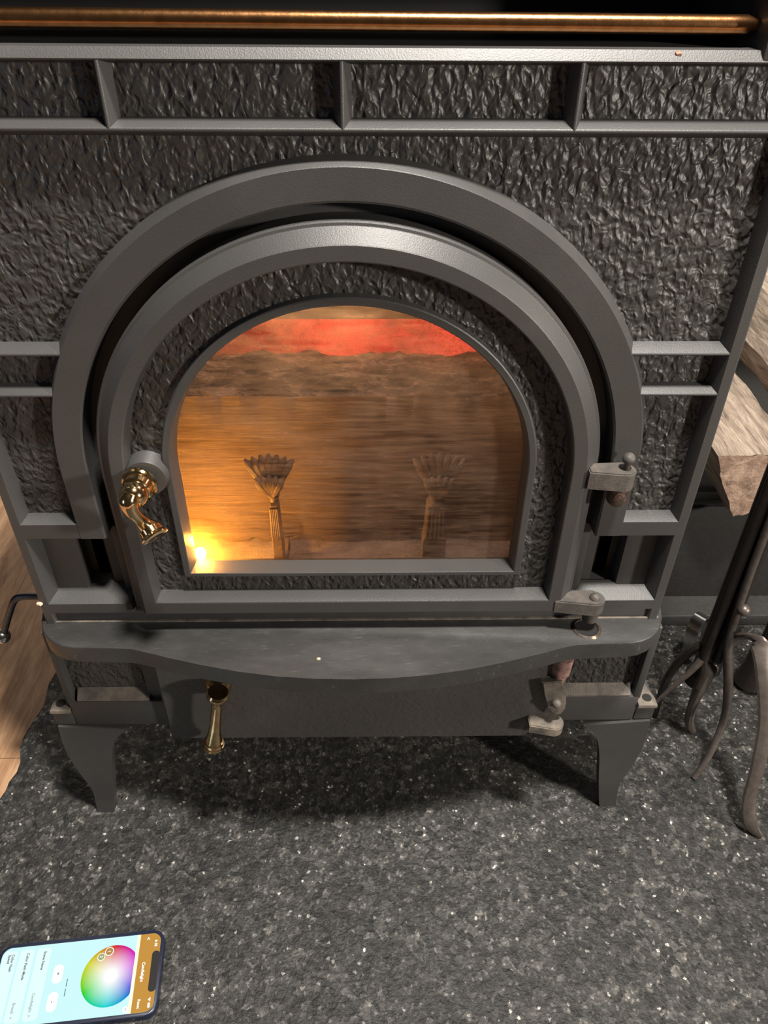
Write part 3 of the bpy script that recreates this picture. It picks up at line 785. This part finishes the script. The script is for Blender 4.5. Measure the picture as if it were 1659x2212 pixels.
# ================================================================ phone
Lp, Wp, Tp = .1467, .0715, .008
P0 = G(358, 2006, Tp); up = Vector((.9961, .0880, 0)); rt = Vector((.0880, -.9961, 0))
PC = P0 - up*Lp/2 + rt*Wp/2
PH = empty('smartphone', (PC.x, PC.y, 0)); PH.matrix_world = Matrix(((rt.x, up.x, 0, PC.x), (rt.y, up.y, 0, PC.y), (0, 0, 1, 0), (0, 0, 0, 1)))
tag(PH, 'dark smartphone lying face up on the stone with a lit colour wheel', 'phone')
def rrect(w, h, r, n=8, cx=0, cy=0):
    out = []
    for (sx, sy, a0) in ((1, 1, 0), (-1, 1, pi/2), (-1, -1, pi), (1, -1, 3*pi/2)):
        for k in range(n+1):
            a = a0+pi/2*k/n; out.append((cx+sx*(w/2-r)+r*math.cos(a), cy+sy*(h/2-r)+r*math.sin(a)))
    return out
CASE = flat('dark_blue_phone_case', (.012, .016, .035), .3)
slab('case', rrect(Wp, Lp, .0105), 0, Tp, CASE, PH, .0015, 3)
def emis(name, col, s): return flat(name, (0, 0, 0), .15, col, s)
def layer(name, pts, z, m, parent): 
    bm = bmesh.new(); bm.faces.new([bm.verts.new((x, y, Tp+z)) for x, y in pts]); return finish(name, bm, m, parent)
sw, sl = Wp-.0064, Lp-.0064
scr = layer('screen', rrect(sw, sl, .0075), .0001, emis('screen_pale_cyan', (.64, .97, .98), 1.0), PH)
topy = sl/2
def st(t, s): return (-sw/2 + t, topy - s)     # t from the left edge, s down from the top
# header follows the screen's rounded top, notch cut as black piece over it
hd = [p for p in rrect(sw, sl, .0075) if p[1] > topy-.008]; hd = [(-sw/2, topy-.0185)] + sorted([p for p in hd if p[0] < 0], key=lambda p: (p[1], p[0])) + sorted([p for p in hd if p[0] > 0], key=lambda p: (-p[1], p[0])) + [(sw/2, topy-.0185)]
layer('header_bar', hd, .0002, emis('screen_amber', (.70, .36, .07), .85), scr)
layer('highlight_strip', [st(0, .0185), st(sw, .0185), st(sw, .0215), st(0, .0215)][::-1], .0002, emis('screen_cream', (.95, .92, .72), 1.1), scr)
layer('notch', rrect(.034, .0066, .003, cx=0, cy=topy-.0030), .0003, BLACK_AND_SHADE, scr)
def wheelm():
    m, nt, b = mat('colour_wheel_screen'); out = nt.nodes['Material Output']; nt.nodes.remove(b)
    tc = N(nt, 'ShaderNodeTexCoord'); mp = N(nt, 'ShaderNodeMapping'); mp.inputs['Rotation'].default_value = (0, 0, 0)
    nt.links.new(tc.outputs['Object'], mp.inputs[0])
    gr = N(nt, 'ShaderNodeTexGradient'); gr.gradient_type = 'RADIAL'; nt.links.new(mp.outputs[0], gr.inputs[0])
    hs_ = N(nt, 'ShaderNodeCombineColor'); hs_.mode = 'HSV'
    ad = N(nt, 'ShaderNodeMath'); ad.operation = 'ADD'; ad.inputs[1].default_value = 0; nt.links.new(gr.outputs[1], ad.inputs[0])
    fr = N(nt, 'ShaderNodeMath'); fr.operation = 'FRACT'; nt.links.new(ad.outputs[0], fr.inputs[0])
    le = N(nt, 'ShaderNodeVectorMath'); le.operation = 'LENGTH'; nt.links.new(tc.outputs['Object'], le.inputs[0])
    mr = N(nt, 'ShaderNodeMapRange'); nt.links.new(le.outputs['Value'], mr.inputs[0])
    for i, x in enumerate((.005, .0245, 0, .97)): mr.inputs[i+1].default_value = x
    nt.links.new(fr.outputs[0], hs_.inputs[0]); nt.links.new(mr.outputs[0], hs_.inputs[1]); vr = N(nt, 'ShaderNodeMapRange'); nt.links.new(mr.outputs[0], vr.inputs[0]); vr.inputs[3].default_value = 1.; vr.inputs[4].default_value = .66; nt.links.new(vr.outputs[0], hs_.inputs[2])
    em = N(nt, 'ShaderNodeEmission'); em.inputs[1].default_value = 1.0; nt.links.new(hs_.outputs[0], em.inputs[0])
    nt.links.new(em.outputs[0], out.inputs[0]); return m
wc = st(sw*.50, .0405); wr = .0255
wp = [(wr*math.cos(2*pi*k/64), min(wr*math.sin(2*pi*k/64), (wc[1]*-1+topy-.0215))) for k in range(64)]
bm = bmesh.new(); bm.faces.new([bm.verts.new((x, y, 0)) for x, y in wp]); w_ = finish('colour_wheel', bm, wheelm(), scr); w_.location = (wc[0], wc[1], Tp+.00025)
INK = emis('screen_ink', (.10, .15, .16), .6); WHT = emis('screen_white', (.95, 1, 1), 1.3); GREY = emis('screen_grey', (.42, .55, .56), .9); CELL = emis('screen_cell', (.80, 1, 1), 1.0)
def text(body, t, s, size, m, align='LEFT', z=.0005):
    c = bpy.data.curves.new('screen_text', 'FONT'); c.body = body; c.size = size; c.align_x = align; c.align_y = 'CENTER'; c.materials.append(m)
    c.offset = size*.022
    o = bpy.data.objects.new('screen_text', c); COL.objects.link(o); o.parent = scr; x, y = st(t, s)
    bpy.context.view_layer.update()
    me = bpy.data.meshes.new_from_object(o.evaluated_get(bpy.context.evaluated_depsgraph_get())); bpy.data.objects.remove(o)
    if not me.materials: me.materials.append(m)
    o = bpy.data.objects.new('screen_text', me); COL.objects.link(o); o.parent = scr; o.location = (x, y, Tp+z); return o
text('Candlelight', sw/2, .0128, .0036, WHT, 'CENTER'); text('6:18', .006, .0040, .0034, WHT); text('<', .0030, .0115, .0045, WHT); text('Reset', sw-.003, .0128, .0033, WHT, 'RIGHT')
for (w0, s0, wd_, hh, y0) in ((.054, .0040, .0040, .0018, 0), ):
    layer('battery_icon', rrect(wd_, hh, .0006, 4, *st(w0+.006, s0)), .0004, WHT, scr)
layer('wifi_icon', [(st(.0555, .0053)), st(.0538, .0030), st(.0572, .0030)], .0004, WHT, scr)
def disc(name, t, s, r, m, z): return layer(name, [(st(t, s)[0]+r*math.cos(2*pi*k/24), st(t, s)[1]+r*math.sin(2*pi*k/24)) for k in range(24)], z, m, scr)
AMBR = emis('screen_brown', (.55, .32, .10), .9); OLV = emis('screen_olive', (.45, .50, .20), .9)
disc('pin_ring', .0160, .0515, .0034, WHT, .0004); disc('pin_fill', .0160, .0515, .0029, OLV, .0005); text('2', .0160, .0515, .003, WHT, 'CENTER', .0006)
disc('pin_ring', .0120, .0450, .0038, WHT, .00045); disc('pin_fill', .0120, .0450, .0032, AMBR, .00055); text('1', .0120, .0450, .0032, WHT, 'CENTER', .0007)
disc('round_button', sw-.0035, .0235, .0026, WHT, .00035); text('**', sw-.0035, .0238, .0022, INK, 'CENTER')
for t0_, t1_ in ((.0315, .0378), (.0395, .0455)):
    layer('slider_line', [st(t0_, .0775), st(t1_, .0775), st(t1_, .0781), st(t0_, .0781)][::-1], .0004, INK, scr)
for ch, t_ in (('+', .0265), ('-', .0490)):
    layer('step_button', rrect(.0155, .0085, .0038, 6, *st(t_, .0872)), .0003, WHT, scr); text(ch, t_, .0872, .0045, INK, 'CENTER')
for (s_, l1, l2) in ((.1035, 'Scene Name', 'Candlelight  >'), (.1185, 'Color Flash Mode', 'Breath  >'), (.1330, 'Color Flash\nSpeed', '')):
    layer('menu_row', rrect(sw-.006, .0125, .003, 5, *st(sw/2, s_)), .0003, CELL, scr)
    text(l1, .006, s_-.001, .0031, INK)
    if l2: text(l2, sw-.006, s_+.001, .0033, GREY, 'RIGHT')

# ================================================================ crumbs
CHIP = woodm('wood_chip', (1, 1, 1), (.35, .25, .17), (.55, .42, .3), (.8, .7, .55), .8, 200)
def chip(c, r, label, m=CHIP):
    bm = bmesh.new(); bmesh.ops.create_icosphere(bm, subdivisions=2, radius=r)
    for v in bm.verts:
        v.co = Vector((v.co.x*1.3, v.co.y, v.co.z*.8))*(1+.3*noise.noise(v.co*900+c*50))
    o = finish('wood_chip', bm, m, None, 20); o.location = c; return tag(o, label, 'wood chip')
p = A(1467, 113, .002); chip(Vector((p.x, .003, .6975)), .0016, 'reddish wood chip on the top rail of the stove', rusty_iron('red_bark_chip', (.25, .12, .08), (.45, .25, .18)))
p = G(688, 1423, .2815); chip(p, .0013, 'pale crumb near the front edge of the stove ledge')
p = G(100, 1302, .296); chip(Vector((p.x, .0, .3045)), .0022, 'pale crumb at the left end of the ledge')
p = G(1283, 1378, .2815); chip(p, .0016, 'pale flake on the ledge below the lower door hinge')
